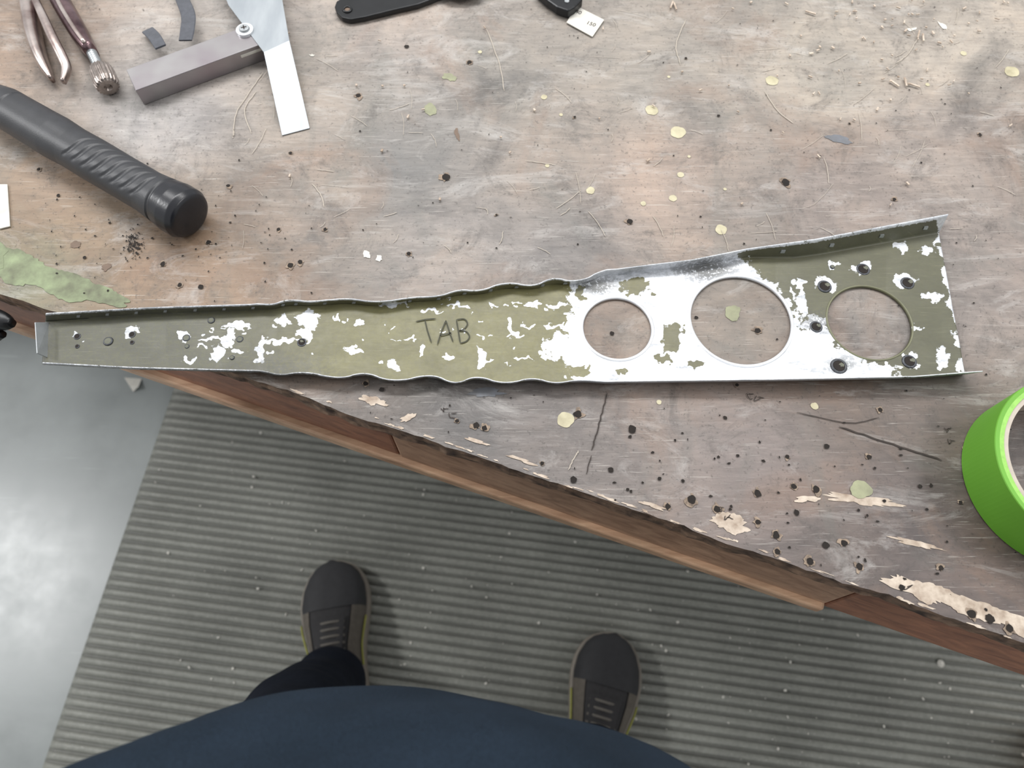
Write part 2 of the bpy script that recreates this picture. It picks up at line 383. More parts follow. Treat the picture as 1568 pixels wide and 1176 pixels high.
prof = [(0, 0.0060), (0.18, 0.0062), (0.30, 0.0095), (0.42, 0.0112), (0.62, 0.0116), (0.82, 0.0105), (0.93, 0.0065)]
rows = []
for r in range(NR):
    for a, h in prof: rows.append(((r+a)*pitch, h))
rows = [(-0.001, 0)]+rows+[(NR*pitch, 0.005), (NR*pitch+0.001, 0)]
XS = [0, 0.002, 0.014]+[0.014+i*0.05 for i in range(1, 56)]
groove = []
for d, h in rows:
    for k, x in enumerate(XS):
        p = o+md*d+mr*x; p.z = 0 if k == 0 else (min(h, .004) if k == 1 else h)
        p += md*0.0012*noise.noise(Vector((x*3, d*2, 0))); V.append(p); groove.append(1.0 if h < 0.008 else 0.0)
nX = len(XS)
for i in range(len(rows)-1):
    for k in range(nX-1): Fc.append((i*nX+k, i*nX+k+1, (i+1)*nX+k+1, (i+1)*nX+k))
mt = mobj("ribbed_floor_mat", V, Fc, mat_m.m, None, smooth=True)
a_ = mt.data.attributes.new('groove', 'FLOAT', 'POINT'); a_.data.foreach_set('value', np.array(groove, np.float32))
ch = []
for _ in range(300):
    x = random.uniform(230, 1568); y = random.uniform(620, 1170)
    c = P(x, y, 0.012); a = random.uniform(0, 6); r = random.choice([0.0008, 0.001, 0.0014, 0.0022])
    ch.append(box(c+Vector((0,0,r*0.4)), (math.cos(a), math.sin(a), 0), (-math.sin(a), math.cos(a), 0), (0,0,1), r, r*random.uniform(.4, 1), r*.4))
ch.append(cyl(P(1441, 1016, 0.012), 0.0065, 0.0116, 0.017, 12, 0.003))
mobj("floor_debris_specks", *merge(ch), M_white, None)
mobj("paper_scrap", [P(190,578,0.0005), P(217,580,0.0005), P(212,592,0.012), P(204,600,0.0005), P(199,590,0.01)], [(0,4,3),(0,1,2,4),(4,2,3)], M_white)

# ------------------------------------------------------------------ wing rib
ZW = BZ+0.0016
rib = empty("sheet_metal_wing_rib", P(780, 510, ZW))
def interp(tab, x): return np.interp(x, [a for a, _ in tab], [b for _, b in tab])
topE = [(70,480),(230,471),(385,466),(500,458),(600,461),(680,450),(760,438),(830,432),(900,424),(930,414),(1000,405),(1060,398),(1145,381),(1250,366),(1452,328)]
offT = [(70,12),(380,9),(600,7),(900,8),(1060,10),(1150,14),(1215,24),(1452,26)]
botE = [(65,558),(200,565),(390,570),(440,575),(520,577),(600,580),(700,584),(800,585),(900,587),(1060,585),(1200,583),(1400,579),(1477,573),(1505,571)]
def wave(x, ph, amp=4.0, per=86.0):
    en_ = np.clip((x-385)/40, 0, 1)*np.clip((945-x)/40, 0, 1)
    xx = x+8*np.sin(x/61.0)+5*np.sin(x/23.0+1)
    s = np.sin(2*np.pi*(xx+ph)/per); am = amp*(0.75+0.35*np.sin(x/97.0+ph)); return en_*am*np.sign(s)*np.abs(s)**0.8
nu, nb, nw, nt_ = 900, 7, 136, 7
u = np.linspace(0, 1, nu+1)
xb = 65+1412*u; xt = 70+1367*u; xbe = 65+1440*u; xte = 70+1382*u
yb = interp(botE, xb)+wave(xb, 20, 3.6); yt = interp(topE, xt)+interp(offT, xt)+wave(xt, 5, 2.0, 80)
ybe = interp(botE, xbe)-2.5+wave(xbe, 20, 4.0); yte = interp(topE, xte)+wave(xte, 5, 3.2, 80)
hT = interp([(70,.011),(400,.010),(900,.010),(1150,.012),(1230,.017),(1452,.018)], xte); hB = interp([(70,.011),(900,.011),(1100,.013),(1505,.016)], xbe)
Bb = Pn(xb, yb, ZW); Bt = Pn(xt, yt, ZW)
Be = np.stack([Pn(np.array([a]), np.array([b]), ZW+h)[0] for a, b, h in zip(xbe, ybe, hB)])
Te = np.stack([Pn(np.array([a]), np.array([b]), ZW+h)[0] for a, b, h in zip(xte, yte, hT)])
R = []; PX = []; KIND = []
for k in range(nb):
    t = k/nb; R.append(Be*(1-t)+Bb*t); PX.append(np.stack([xbe*(1-t)+xb*t, ybe*(1-t)+yb*t], -1)); KIND.append(np.full(nu+1, -1+t))
for k in range(nw+1):
    t = k/nw; R.append(Bb*(1-t)+Bt*t); PX.append(np.stack([xb*(1-t)+xt*t, yb*(1-t)+yt*t], -1)); KIND.append(np.zeros(nu+1))
for k in range(1, nt_+1):
    t = k/nt_; R.append(Bt*(1-t)+Te*t); PX.append(np.stack([xt*(1-t)+xte*t, yt*(1-t)+yte*t], -1)); KIND.append(np.full(nu+1, t))
R = np.stack(R); PX = np.stack(PX); KIND = np.stack(KIND); nr = R.shape[0]
X, Y = PX[..., 0], PX[..., 1]
rip = 0.0005*np.sin(X/27)*np.sin(Y/30)
edge_amt = np.clip(1-np.minimum(np.abs(Y-yb[None]), np.abs(Y-yt[None]))/30, 0, 1)*np.clip((X-385)/40, 0, 1)*np.clip((945-X)/40, 0, 1)
R[..., 2] += np.where(KIND == 0, np.abs(rip)+0.0012*edge_amt*np.abs(np.sin(np.pi*(X+20)/86)), 0)
HL = [(945,503,52),(1134,490,76),(1331,494,63)]
HC = [(P(x, y, ZW), (P(x+r, y, ZW)-P(x-r, y, ZW)).length/2) for x, y, r in HL]
idx = lambda i, j: i*(nu+1)+j
flat = R.reshape(-1, 3).copy()
quads = np.array([(idx(i, j), idx(i, j+1), idx(i+1, j+1), idx(i+1, j)) for i in range(nr-1) for j in range(nu)])
cen = flat[quads].mean(1); keep = np.ones(len(quads), bool)
for c, r in HC: keep &= ~((cen[:, 0]-c.x)**2+(cen[:, 1]-c.y)**2 < r*r)
kq = quads[keep]; dq = quads[~keep]
bnd = np.intersect1d(np.unique(kq), np.unique(dq))
for vi in bnd:
    for c, r in HC:
        dx, dy = flat[vi, 0]-c.x, flat[vi, 1]-c.y; d = math.hypot(dx, dy)
        if abs(d-r) < 0.003: flat[vi, 0] = c.x+dx/d*r; flat[vi, 1] = c.y+dy/d*r
# stripped-metal and rim-highlight map, edges torn by domain warping
def nfield(sc, z, asp=1.0):
    return np.array([noise.noise(Vector((a/sc, b/sc*asp, z))) for a, b in zip(X.ravel(), Y.ravel())]).reshape(X.shape)
WX = X+12*nfield(15, 1.3)+7*nfield(6, 5.1); WY = Y+7*nfield(13, 8.3)+5*nfield(5.5, 2.7)
Fm = np.full(X.shape, -0.88)
ell = [(472,492,17,17),(470,516,8,11),(430,494,13,7),(402,538,9,21),(435,524,30,4),(346,522,10,11),(366,499,18,4.5),(326,519,18,3),(333,545,8,14),(360,541,10,5),(310,530,7,3),(355,512,9,9),
 (545,537,14,6),(600,466,20,5.5),(516,488,4,7),(530,492,5,3),(553,496,7,3),(605,561,8,10),(645,540,7,8),(625,520,12,3),(735,548,7,16),(738,558,9,6),(690,549,9,3),(757,470,8,3),(815,467,14,5),(855,470,15,4),
 (786,506,4,17),(850,503,15,3.4),(808,500,7,3),(732,516,8,2),(755,517,6,2),(785,519,12,2),(680,508,10,2.2),(590,558,2.6,3),(856,533,20,21),(832,548,8,7),(872,500,6,24),(880,545,22,19),(748,552,11,3),(800,552,13,2),(700,470,18,2.8),
 (660,478,14,2.8),(292,551,8,3.4),(1382,380,12,9),(1420,387,10,9),(1428,462,14,8),(1442,552,10,14),(1388,434,15,12),(1322,412,14,11),(1263,438,13,11),(1276,408,6,6),(1394,553,12,11),
 (1250,500,22,14),(1258,524,30,22),(1290,552,34,16),(1340,566,34,7),(1235,560,40,22),(1473,560,9,12),(118,515,6,6),(202,512,7,9),(285,517,6,9),(1405,505,10,4),(1225,470,9,20),(1222,440,6,14)]
for _ in range(20): ell.append((random.uniform(500, 870), random.choice([random.gauss(468, 9), random.uniform(470, 570)]), random.uniform(1.6, 5.5), random.uniform(1.0, 2.2)))
for _ in range(10): ell.append((random.uniform(290, 500), random.uniform(490, 555), random.uniform(2, 5), random.uniform(1.2, 2.4)))
for a, b, rx, ry in ell: Fm = np.maximum(Fm, 1-((WX-a)/rx)**2-((WY-b)/ry)**2)
xr = np.interp(WY, [370,400,420,440,480,510,530,545,560,575,590], [1120,1140,1160,1190,1214,1230,1262,1292,1330,1375,1410])
big = np.minimum((WX-872)/12, (xr-WX)/14); Fm = np.maximum(Fm, np.clip(big, -1, 1))
Fm = np.where((X > 620) & (X < 872) & (Y < 482) & (KIND == 0), np.maximum(Fm, -0.5), Fm)
neg = [(972,440,22,13),(1032,514,12,20),(1026,530,16,11),(1016,550,14,6),(886,572,18,9),(1065,560,11,5),(890,452,6,10),(1000,455,6,5),(950,572,14,4),(1245,505,5,4),(1275,530,7,4)]
for a, b, rx, ry in neg: Fm = np.minimum(Fm, -(1-((WX-a)/rx)**2-((WY-b)/ry)**2)*1.2)
redge = (WX-np.interp(Y, [350, 570], [1432, 1473]))/8; Fm = np.maximum(Fm, np.clip(redge, -1, .5))
Fm = np.where(np.abs(KIND) > 0.75, np.maximum(Fm, 0.3), Fm); Fm = np.where(KIND < -0.05, np.maximum(Fm, 0.0), Fm)  # flange rims forced pale: an edge highlight put into the colour
Fm = np.clip(Fm, -1, 1)
used = np.unique(kq); remap = -np.ones(len(flat), int); remap[used] = np.arange(len(used))
web = mobj("web_and_flanges", flat[used].tolist(), remap[kq].tolist(), simple("tmp", (100,100,100)), rib, smooth=True)
def fa(name, arr):
    a = web.data.attributes.new(name, 'FLOAT', 'POINT'); a.data.foreach_set('value', arr.ravel()[used].astype(np.float32))
fa('bare', Fm)
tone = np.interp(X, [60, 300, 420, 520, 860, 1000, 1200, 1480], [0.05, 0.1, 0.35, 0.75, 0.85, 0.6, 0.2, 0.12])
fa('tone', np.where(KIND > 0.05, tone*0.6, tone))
grime = np.clip(1-np.abs(X-1085)/70, 0, 1)*np.clip(1-np.abs(Y-415)/28, 0, 1)+np.clip(1-np.abs(X-915)/50, 0, 1)*np.clip(1-np.abs(Y-440)/20, 0, 1)
grime += 0.6*np.clip(1-np.abs(X-420)/120, 0, 1)*np.clip((Y-530)/50, 0, 1)+0.6*np.clip(1-np.abs(X-1250)/40, 0, 1)*np.clip(1-np.abs(Y-495)/25, 0, 1)+0.7*np.clip(1-np.abs(X-1290)/40,0,1)*np.clip(1-np.abs(Y-560)/18,0,1)
grime += 0.25*np.clip((470-X)/200, 0, 1)+0.12
fa('grime', np.clip(grime*1.3, 0, 1))
t = NT("chromate_primer_over_aluminium"); v = t.coord()
at = lambda n: (lambda a: (setattr(a, 'attribute_name', n), a.outputs['Fac'])[1])(t.n.new('ShaderNodeAttribute'))
nz = t.noise(v, 200, 9, 0.78, 0.5); nz2 = t.noise(t.coord((1,2.5,1),(0,0,.15)), 420, 5, 0.7)
f = t.math('ADD', at('bare'), t.math('MULTIPLY', t.math('SUBTRACT', nz, 0.5), 2.4))
f = t.math('ADD', f, t.math('MULTIPLY', t.math('SUBTRACT', nz2, 0.5), 1.8))
mask = t.ramp(f, [(0.0, G(0)), (0.07, G(1))])
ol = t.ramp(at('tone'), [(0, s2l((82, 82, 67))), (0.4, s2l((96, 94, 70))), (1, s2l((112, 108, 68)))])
ol = t.mix(0.8, ol, t.ramp(t.noise(t.coord((1,2,1)), 24, 8, 0.7, 0.5), [(0.3, G(0.68)), (0.7, G(1.2))]), 'MULTIPLY')
ol = t.mix(t.math('MULTIPLY', t.ramp(t.noise(t.coord((1,24,1),(0,0,.1)), 40, 4, .6), [(0.6, G(0)), (0.75, G(1))]), .35), ol, s2l((146,144,118)))
al = t.ramp(t.noise(t.coord((1,3,1),(0,0,.3)), 36, 9, 0.78), [(0.34, s2l((150, 153, 158))), (0.48, s2l((206, 209, 214))), (0.66, s2l((240, 242, 245)))])
al = t.mix(t.math('MULTIPLY', t.ramp(t.noise(v, 9, 3, .5), [(0.45, G(0)), (0.65, G(1))]), .35), al, s2l((176,178,180)))
col = t.mix(mask, ol, al)
gn = t.noise(v, 420, 5, 0.7)
gm = t.math('MULTIPLY', at('grime'), t.ramp(t.math('ADD', gn, t.math('MULTIPLY', at('grime'), 0.14)), [(0.52, G(0)), (0.58, G(1))]))
col = t.mix(t.math('MULTIPLY', gm, 0.85), col, s2l((76, 76, 72)))
t.set('Base Color', col); t.set('Metallic', t.math('MULTIPLY', mask, 0.3)); t.set('Roughness', t.ramp(nz, [(0.3, G(0.36)), (0.7, G(0.5))]))
t.bump(t.math('ADD', t.math('MULTIPLY', mask, -0.3), nz), 0.25, 0.0006)
web.data.materials[0] = t.m
sm = web.modifiers.new('thickness', 'SOLIDIFY'); sm.thickness = 0.0008; sm.offset = 0
M_alu = simple("bare_aluminium", (220, 222, 225), 0.35, 0.35, 0.1, 90, 0.1)
M_alug = simple("dull_aluminium", (160, 164, 166), 0.4, 0.5, 0.12, 90, 0.1)
M_olive = simple("olive_primer", (110, 110, 86), 0.5, 0, 0.12, 90, 0.1)
for i, ((c, r), m) in enumerate(zip(HC, (M_alu, M_alu, M_olive))):
    z = ZW; wd = 0.0016 if i == 2 else 0.0026
    prof = [(r-0.0003, z-0.0005), (r+0.0002, z+0.0010), (r+wd*0.5, z+0.0015), (r+wd, z+0.0006), (r+wd, z-0.0002)]
    mobj("lightening_hole_rim_%d" % (i+1), *ring(c, prof, 96), m, rib, smooth=True)
mobj("end_tab", [P(74,494,ZW), P(72,548,ZW), P(56,541,ZW+0.009), P(54,540,ZW+.0012), P(53,494,ZW+0.010), P(53,490,ZW+0.012)], [(0,1,2,4)], M_alug, rib).modifiers.new('s', 'SOLIDIFY').thickness = 0.0008
rh = [(118,515,4.5,1),(165,522,6,2),(202,512,4.5,1),(285,517,5,2),(323,490,4.5,2),(367,519,4.5,2),(462,524,6,0),(1322,412,9,1),(1263,438,9,1),(1390,433,9,1),(1250,500,8,1),(1285,560,10,1),(1393,553,9,1),
      (355,547,3,2),(1275,408,3,2),(118,530,3,1),(202,524,3,1),(286,530,3,2)]
hd = []; hr = []; hv = []
for x, y, r, k in rh:
    c = P(x, y, ZW+.0013); s = 0.00047*r*.9
    hr.append(ring(c, [(s*0.95, ZW+0.0006), (s*1.08, ZW+0.0015), (s*1.35, ZW+0.0012), (s*1.5, ZW+0.0005)], 24))
    if k == 2: hv.append(cyl(c, s, ZW+0.0004, ZW+0.0014, 20))
    else:
        hd.append(cyl(c, s, ZW+0.0004, ZW+0.0014, 20))
        if r > 5: hv.append(blob(x+1.5, y+1, r*0.45, r*0.38, ZW+0.00155, 0, 0.3, 12))
M_burr = simple("burred_metal", (70, 72, 76), 0.5, 0.3, 0.5, 900, 0.4)
M_sage = simple("bench_seen_in_hole", (96, 97, 84), 0.7, 0, 0.15, 300, 0)
mobj("rivet_hole_burrs", *merge(hr), M_burr, rib, smooth=True); mobj("rivet_holes", *merge(hd), M_hole, rib); mobj("rivet_hole_bottoms", *merge(hv), M_sage, rib)
fh = []
for i in [120,165,210,255,300,345,390,435,455,500,545,590,630,675,715,755,795,835,870]:
    j = int(np.argmin(np.abs(xte-i))); p2 = Vector((Te[j]+Bt[j])/2)
    fh.append(box(p2+Vector((0,-0.0008,0)), (1,0,0), Vector(Te[j]-Bt[j]).normalized(), Vector((0,-1,.25)).normalized(), 0.0012, 0.0012, 0.0006))
for i in (1205, 1280, 1357, 1425):
    j = int(np.argmin(np.abs(xte-i))); p2 = Vector(Te[j]*0.5+Bt[j]*0.5)
    fh.append(box(p2+Vector((0,-0.0008,0)), (1,0,0), Vector(Te[j]-Bt[j]).normalized(), Vector((0,-1,.25)).normalized(), 0.0016, 0.0014, 0.0006))
mobj("flange_holes", *merge(fh), M_alug, rib)
M_pen = simple("pencil_marks", (56, 56, 42), 0.7, 0, 0.1, 100, 0)
def stroke(pts, w=0.0005):
    q = cat([P(a, b, ZW) for a, b in pts], 5); return strip([Vector(p) for p in q], w, ZW+0.0016)
mobj("tab_lettering", *merge([stroke([(637,494),(650,491),(668,489)]), stroke([(651,491),(655,508),(661,526)]), stroke([(670,529),(676,510),(683,492)]), stroke([(683,492),(688,508),(694,525)]),
  stroke([(674,515),(683,513),(692,511)]), stroke([(699,491),(702,508),(705,527)]), stroke([(699,491),(711,490),(716,497),(711,505),(703,508)]), stroke([(703,508),(714,509),(719,517),(714,524),(705,527)])]), M_pen, rib)

# ------------------------------------------------------------------ hammer
M_rub = simple("black_rubber_grip", (46, 47, 50), 0.45, 0, 0.15, 80, 0.25, 900, 0.0004)
M_rub2 = simple("black_rubber_butt", (26, 27, 32), 0.32, 0, 0.15, 80, 0.15, 600, 0.0004)
M_steel = simple("tool_steel", (150, 150, 152), 0.3, 0.85, 0.2, 60, 0.1)
HR = 0.0205; hend = P(293, 332, BZ+HR); hst = P(0, 160, BZ+HR)
hdv = (hst-hend).normalized(); hs = hdv.cross(Vector((0,0,1))).normalized()
ham = empty("hammer", hend)
prof = [(0,.0150),(0.0015,.0180),(0.006,.0202),(0.016,.0204),(0.024,.0192),(0.028,.0188),(0.045,.0172),(0.075,.0172),(0.105,.0176),(0.13,.0172),(0.15,.0182),(0.165,.0178),(0.21,.0172),(0.235,.013)]
def hr_(s): return float(np.interp(s, [a for a, _ in prof], [b for _, b in prof]))
V = []; Fc = []; ns = 360; nn = 96
for i in range(ns+1):
    s = 0.235*i/ns; r = hr_(s)
    for j in range(nn):
        th = 2*math.pi*j/nn; rr = r
        thn = (th-math.pi/2+math.pi) % (2*math.pi)-math.pi
        if 0.036 < s < 0.122 and abs(thn) < 0.95:
            q_ = (s-0.036-0.011*thn+0.0022*math.sin(3.3*thn))/0.0105
            ph = q_-math.floor(q_)
            if 0 <= q_ < 8 and ph < 0.42:
                e_ = min(1, (0.95-abs(thn))/0.2)
                rr -= 0.0008*math.sin(math.pi*ph/0.42)**0.5*e_
        if abs(s-0.027) < 0.0012: rr -= 0.0009
        k = 0.95 if 0.03 < s < 0.2 else 1
        V.append(hend+hdv*s+hs*(math.cos(th)*rr*1.04)+Vector((0,0,1))*(math.sin(th)*rr*k))
for i in range(ns):
    for j in range(nn): Fc.append((i*nn+j, i*nn+(j+1) % nn, (i+1)*nn+(j+1) % nn, (i+1)*nn+j))
Fc.append(tuple(range(nn))); Fc.append(tuple(ns*nn+j for j in range(nn)))
hg = mobj("grip", V, Fc, [M_rub, M_rub2], ham, smooth=True)
for p in hg.data.polygons:
    if (Vector(p.center)-hend).dot(hdv) < 0.0262: p.material_index = 1
kk = [tuple(hend+hdv*s)+(a, b) for s, a, b in ((0.225,.009,.012),(0.28,.008,.012),(0.33,.008,.012))]
mobj("shaft", *sweep(kk), M_steel, ham, smooth=True)
hc = hend+hdv*0.335
kk = [tuple(hc+hs*d)+(a, a) for d, a in ((-.062,.013),(-.056,.0145),(-.045,.0145),(-.04,.010),(-.025,.010),(-.015,.0135),(.015,.0135),(.03,.009),(.05,.011),(.062,.004))]
mobj("head", *sweep(kk, 24, 3.0, 3), M_steel, ham, smooth=True)

# ------------------------------------------------------------------ locking pliers
M_br = simple("worn_nickel_steel", (196, 186, 180), 0.28, 0.9, 0.2, 40, 0.1, col2=(138, 120, 116))
M_br2 = simple("dark_plum_steel", (126, 106, 108), 0.28, 0.9, 0.3, 50, 0.1, col2=(70, 50, 54))
pl = empty("locking_pliers", P(110, 60))
def bar(name, pts, m, par, n=20, e=3.0, k=6):
    kk = [tuple(P(x, y, BZ+zz))+(w*0.00047, h) for x, y, zz, w, h in pts]
    return mobj(name, *sweep(kk, n, e, k), m, par, smooth=True)
bar("fixed_handle", [(22,-95,.010,16,.009),(32,-40,.010,16,.009),(44,5,.010,16,.009),(50,45,.010,14,.009),(59,80,.010,12,.0085),(70,105,.009,9,.007),(80,122,.008,4,.004)], M_br, pl, e=2.4)
bar("release_lever", [(50,-10,.021,6,.003),(66,25,.021,8,.0035),(82,60,.019,9,.004),(96,88,.016,9,.004),(102,105,.014,8,.004),(97,126,.012,4,.003)], M_br, pl)
bar("moving_handle", [(58,-95,.012,12,.010),(72,-40,.012,15,.010),(92,0,.012,18,.010),(112,35,.012,18,.010),(128,62,.012,16,.010),(140,80,.012,11,.009)], M_br2, pl)
bar("handle_channel_edge", [(62,-60,.0225,3,.002),(88,0,.0225,4,.002),(110,38,.0225,4,.002),(130,66,.021,4,.002)], M_br, pl)
kk = []
a0 = P(138, 76, BZ+.012); a1 = P(156, 112, BZ+.011)
for i in range(40):
    t_ = i/39; p = a0.lerp(a1, t_); r = 0.0040+0.0006*(1 if i % 3 == 0 else -0.4); kk.append(tuple(p)+(r, r))
mobj("adjusting_screw", *sweep(kk, 18, 2, 1), M_alug, pl, smooth=True)
b0 = P(153, 104, BZ+.0115); b1 = P(166, 134, BZ+.0105); dv = (b1-b0).normalized(); sv = dv.cross(Vector((0,0,1))).normalized()
V = []; Fc = []; n = 80
for i, (t_, r) in enumerate(((0,.006),(.08,.0092),(.3,.0100),(.75,.0100),(.95,.0092),(1,.0075),(1.0,.0035),(.9,.002))):
    for j in range(n):
        th = 2*math.pi*j/n; rr = r*(1+(0.05 if (j//2) % 2 else -0.03)*(1 if r > .009 else 0))
        V.append(b0.lerp(b1, t_)+sv*math.cos(th)*rr+sv.cross(dv)*math.sin(th)*rr)
for i in range(7):
    for j in range(n): Fc.append((i*n+j, i*n+(j+1) % n, (i+1)*n+(j+1) % n, (i+1)*n+j))
Fc += [tuple(range(n)), tuple(7*n+j for j in range(n))]
mobj("knurled_knob", V, Fc, simple("knurled_nickel", (150, 140, 134), 0.3, 0.8, 0.3, 200, 0.1), pl)
bar("jaw_head", [(30,-150,.012,14,.010),(36,-125,.012,24,.010),(44,-95,.012,34,.011),(55,-70,.012,28,.010)], M_br2, pl)

# ------------------------------------------------------------------ try square / blade gauge
sq = empty("steel_try_square", P(320, 90))
M_blk = NT("machined_steel")
v = M_blk.coord(); nn_ = M_blk.noise(v, 14, 3)
M_blk.set('Base Color', M_blk.ramp(nn_, [(0.3, s2l((142, 132, 138))), (0.5, s2l((158, 154, 155))), (0.7, s2l((176, 176, 174)))]))
M_blk.set('Metallic', 0.75); M_blk.set('Roughness', 0.3); M_blk.bump(M_blk.noise(M_blk.coord((1,1,1)), 500, 2), 0.08, 0.0003)
BH = 0.017
q = [P(221,161,BZ+.0004), P(416,88,BZ+.0004)]; ax = (q[1]-q[0]).normalized(); ay = Vector((-ax.y, ax.x, 0)); Ls = (q[1]-q[0]).length
dep = 0.028
c = q[0]+ax*Ls/2+ay*dep/2; c.z = BZ+.0004+BH/2
mobj("stock", *box(c, ax, ay, (0,0,1), Ls/2, dep/2, BH/2), M_blk.m, sq, bevel=0.0006)
slot = q[1]-ax*0.014; slot.z = BZ+0.0125
mobj("slot_line", *box(slot-ay*0.0001, ax, ay, (0,0,1), 0.0115, 0.0004, 0.0012), M_white, sq)
za, zb = BZ+0.0185, BZ+0.0012
pw = P(376, 49, BZ+BH)
mobj("screw_washer", *cyl(pw, 0.0078, BZ+BH, BZ+BH+0.0032, 36), M_alu, sq, bevel=.0003)
mobj("screw_head", *cyl(pw, 0.0050, BZ+BH+.003, BZ+BH+0.0052, 32, 0.0044), M_alug, sq, bevel=.0003)
mobj("screw_socket", *merge([box(pw+Vector((0,0,.0053)), (1,.3,0), (-.3,1,0), (0,0,1), .0024, .0005, .0002), box(pw+Vector((0,0,.0053)), (-.3,1,0), (1,.3,0), (0,0,1), .0024, .0005, .0002)]), M_dark, sq)
M_bl = NT("brushed_steel_blade"); v = M_bl.coord((4,1,1),(0,0,-0.2)); n_ = M_bl.noise(v, 20, 6)
M_bl.set('Base Color', M_bl.ramp(n_, [(0.3, s2l((142, 148, 153))), (0.7, s2l((160, 165, 169)))])); M_bl.set('Metallic', 0.4); M_bl.set('Roughness', 0.42)
tp = [P(318,-70,za), P(420,-70,za), P(443,62,za), P(474,196,zb), P(432,207,zb), P(404,80,za), P(350,8,za)]
V = [p for p in tp]+[p-Vector((0,0,0.0009)) for p in tp]; n = len(tp)
Fc = [(0,1,2,5,6), (2,3,4,5), (n+6,n+5,n+2,n+1,n), (n+5,n+4,n+3,n+2)]+[(i, n+i, n+(i+1) % n, (i+1) % n) for i in range(n)]
mobj("blade", V, Fc, M_bl.m, sq)
M_strap = simple("grey_webbing", (76, 78, 84), 0.8, 0, 0.15, 200, 0.4, 1200)
def ribbon(name, pts, m, par, th=0.0008):
    kk = [tuple(P(x, y, BZ+z))+(w*.00047, th) for x, y, z, w in pts]
    return mobj(name, *sweep(kk, 8, 6, 6), m, par, smooth=False)
strap = empty("grey_strap", P(270, 40))
ribbon("long_loop", [(262,-60,.004,13),(276,-10,.010,13),(288,22,.014,14),(287,45,.0185,14),(284,62,.0185,13)], M_strap, strap)
ribbon("short_loop", [(226,46,.004,12),(236,56,.012,12),(246,72,.0185,11)], M_strap, strap)

# ------------------------------------------------------------------ black tools at top
M_bk = simple("black_oxide_steel", (26, 27, 29), 0.35, 0.3, 0.2, 60, 0.15)
wr = empty("black_flat_wrench", P(620, -10))
ol_ = [(513,13),(516,22),(524,30),(537,33),(560,29),(600,19),(640,10),(662,2),(690,-10),(740,-50),(760,-110),(640,-110),(600,-40),(575,-6),(545,-4),(525,0),(516,5)]
pw = [P(a, b, BZ+.004) for a, b in ol_]
mobj("body", *prism(pw, BZ+.001, BZ+.0065), M_bk, wr, bevel=.0012)
mobj("eyelet", *ring(P(532,15,BZ+.0065), [(.0026,BZ+.0064),(.003,BZ+.0078),(.0044,BZ+.0078),(.0048,BZ+.0064)], 28), M_bk, wr, smooth=True)
mobj("eyelet_hole", *cyl(P(532,15,BZ+.0065), .0026, BZ+.006, BZ+.0067, 24), M_brown, wr)
mobj("second_arm", *prism([P(a, b, BZ+.004) for a, b in ((672,-4),(690,2),(715,3),(735,-4),(745,-60),(690,-60))], BZ+.0068, BZ+.010), M_bk, wr, bevel=.001)
fg = empty("pocket_rule_with_case", P(880, 10))
mobj("case", *prism([P(a, b, BZ+.006) for a, b in ((822,-8),(838,6),(852,16),(870,22),(880,16),(892,4),(880,-14),(850,-60),(800,-60))], BZ+.001, BZ+.010), M_bk, fg, bevel=.0015)
mobj("rule_blade", *prism([P(a, b, BZ+.007) for a, b in ((884,2),(926,23),(908,49),(868,27))], BZ+.0012, BZ+.0019), M_white, fg)
mobj("case_screw", *cyl(P(868,2,BZ+.01), .0022, BZ+.0098, BZ+.0106, 20), M_alug, fg)
def text(s, px, py, size, rot, m, par, z):
    cu = bpy.data.curves.new(s, 'FONT'); cu.body = s; cu.size = size; cu.extrude = 0.00005
    ob = bpy.data.objects.new("scale_marks_"+s, cu); bpy.context.collection.objects.link(ob)
    ob.location = P(px, py, z); ob.rotation_euler = (0,0,rot); cu.materials.append(m); attach(ob, par)
text("40", 880, 19, .0062, -.46, M_dark, fg, BZ+.0021); text("150", 897, 36, .0062, -.46, M_dark, fg, BZ+.0021)

# ------------------------------------------------------------------ scrap strip, clamp
mobj("white_label_strip", *prism([P(-8,284), P(13,284), P(17,348), P(0,352)], BZ+.0006, BZ+.0016), M_white)
def ef(s, n, dz): return tuple(E0+ed*s-en*n+Vector((0,0,dz)))
cl = empty("black_bar_clamp", ef(-.03, .016, -.02))
mobj("jaw", *sweep([ef(-.13,.018,-.016)+(.008,.009), ef(-.06,.018,-.016)+(.009,.010), ef(-.02,.017,-.015)+(.009,.009), ef(.004,.016,-.014)+(.007,.007), ef(.012,.015,-.014)+(.003,.004)], 20, 3), M_bk, cl, smooth=True)
mobj("trigger", *sweep([ef(-.12,.034,-.035)+(.004,.005), ef(-.05,.034,-.034)+(.004,.005), ef(-.014,.030,-.030)+(.004,.005), ef(.002,.024,-.022)+(.003,.004)], 16, 3), M_bk, cl, smooth=True)
mobj("bar", *sweep([ef(-.40,.026,-.030)+(.003,.008), ef(-.2,.026,-.028)+(.003,.008), ef(-.08,.026,-.026)+(.003,.008)], 12, 6), M_steel, cl)

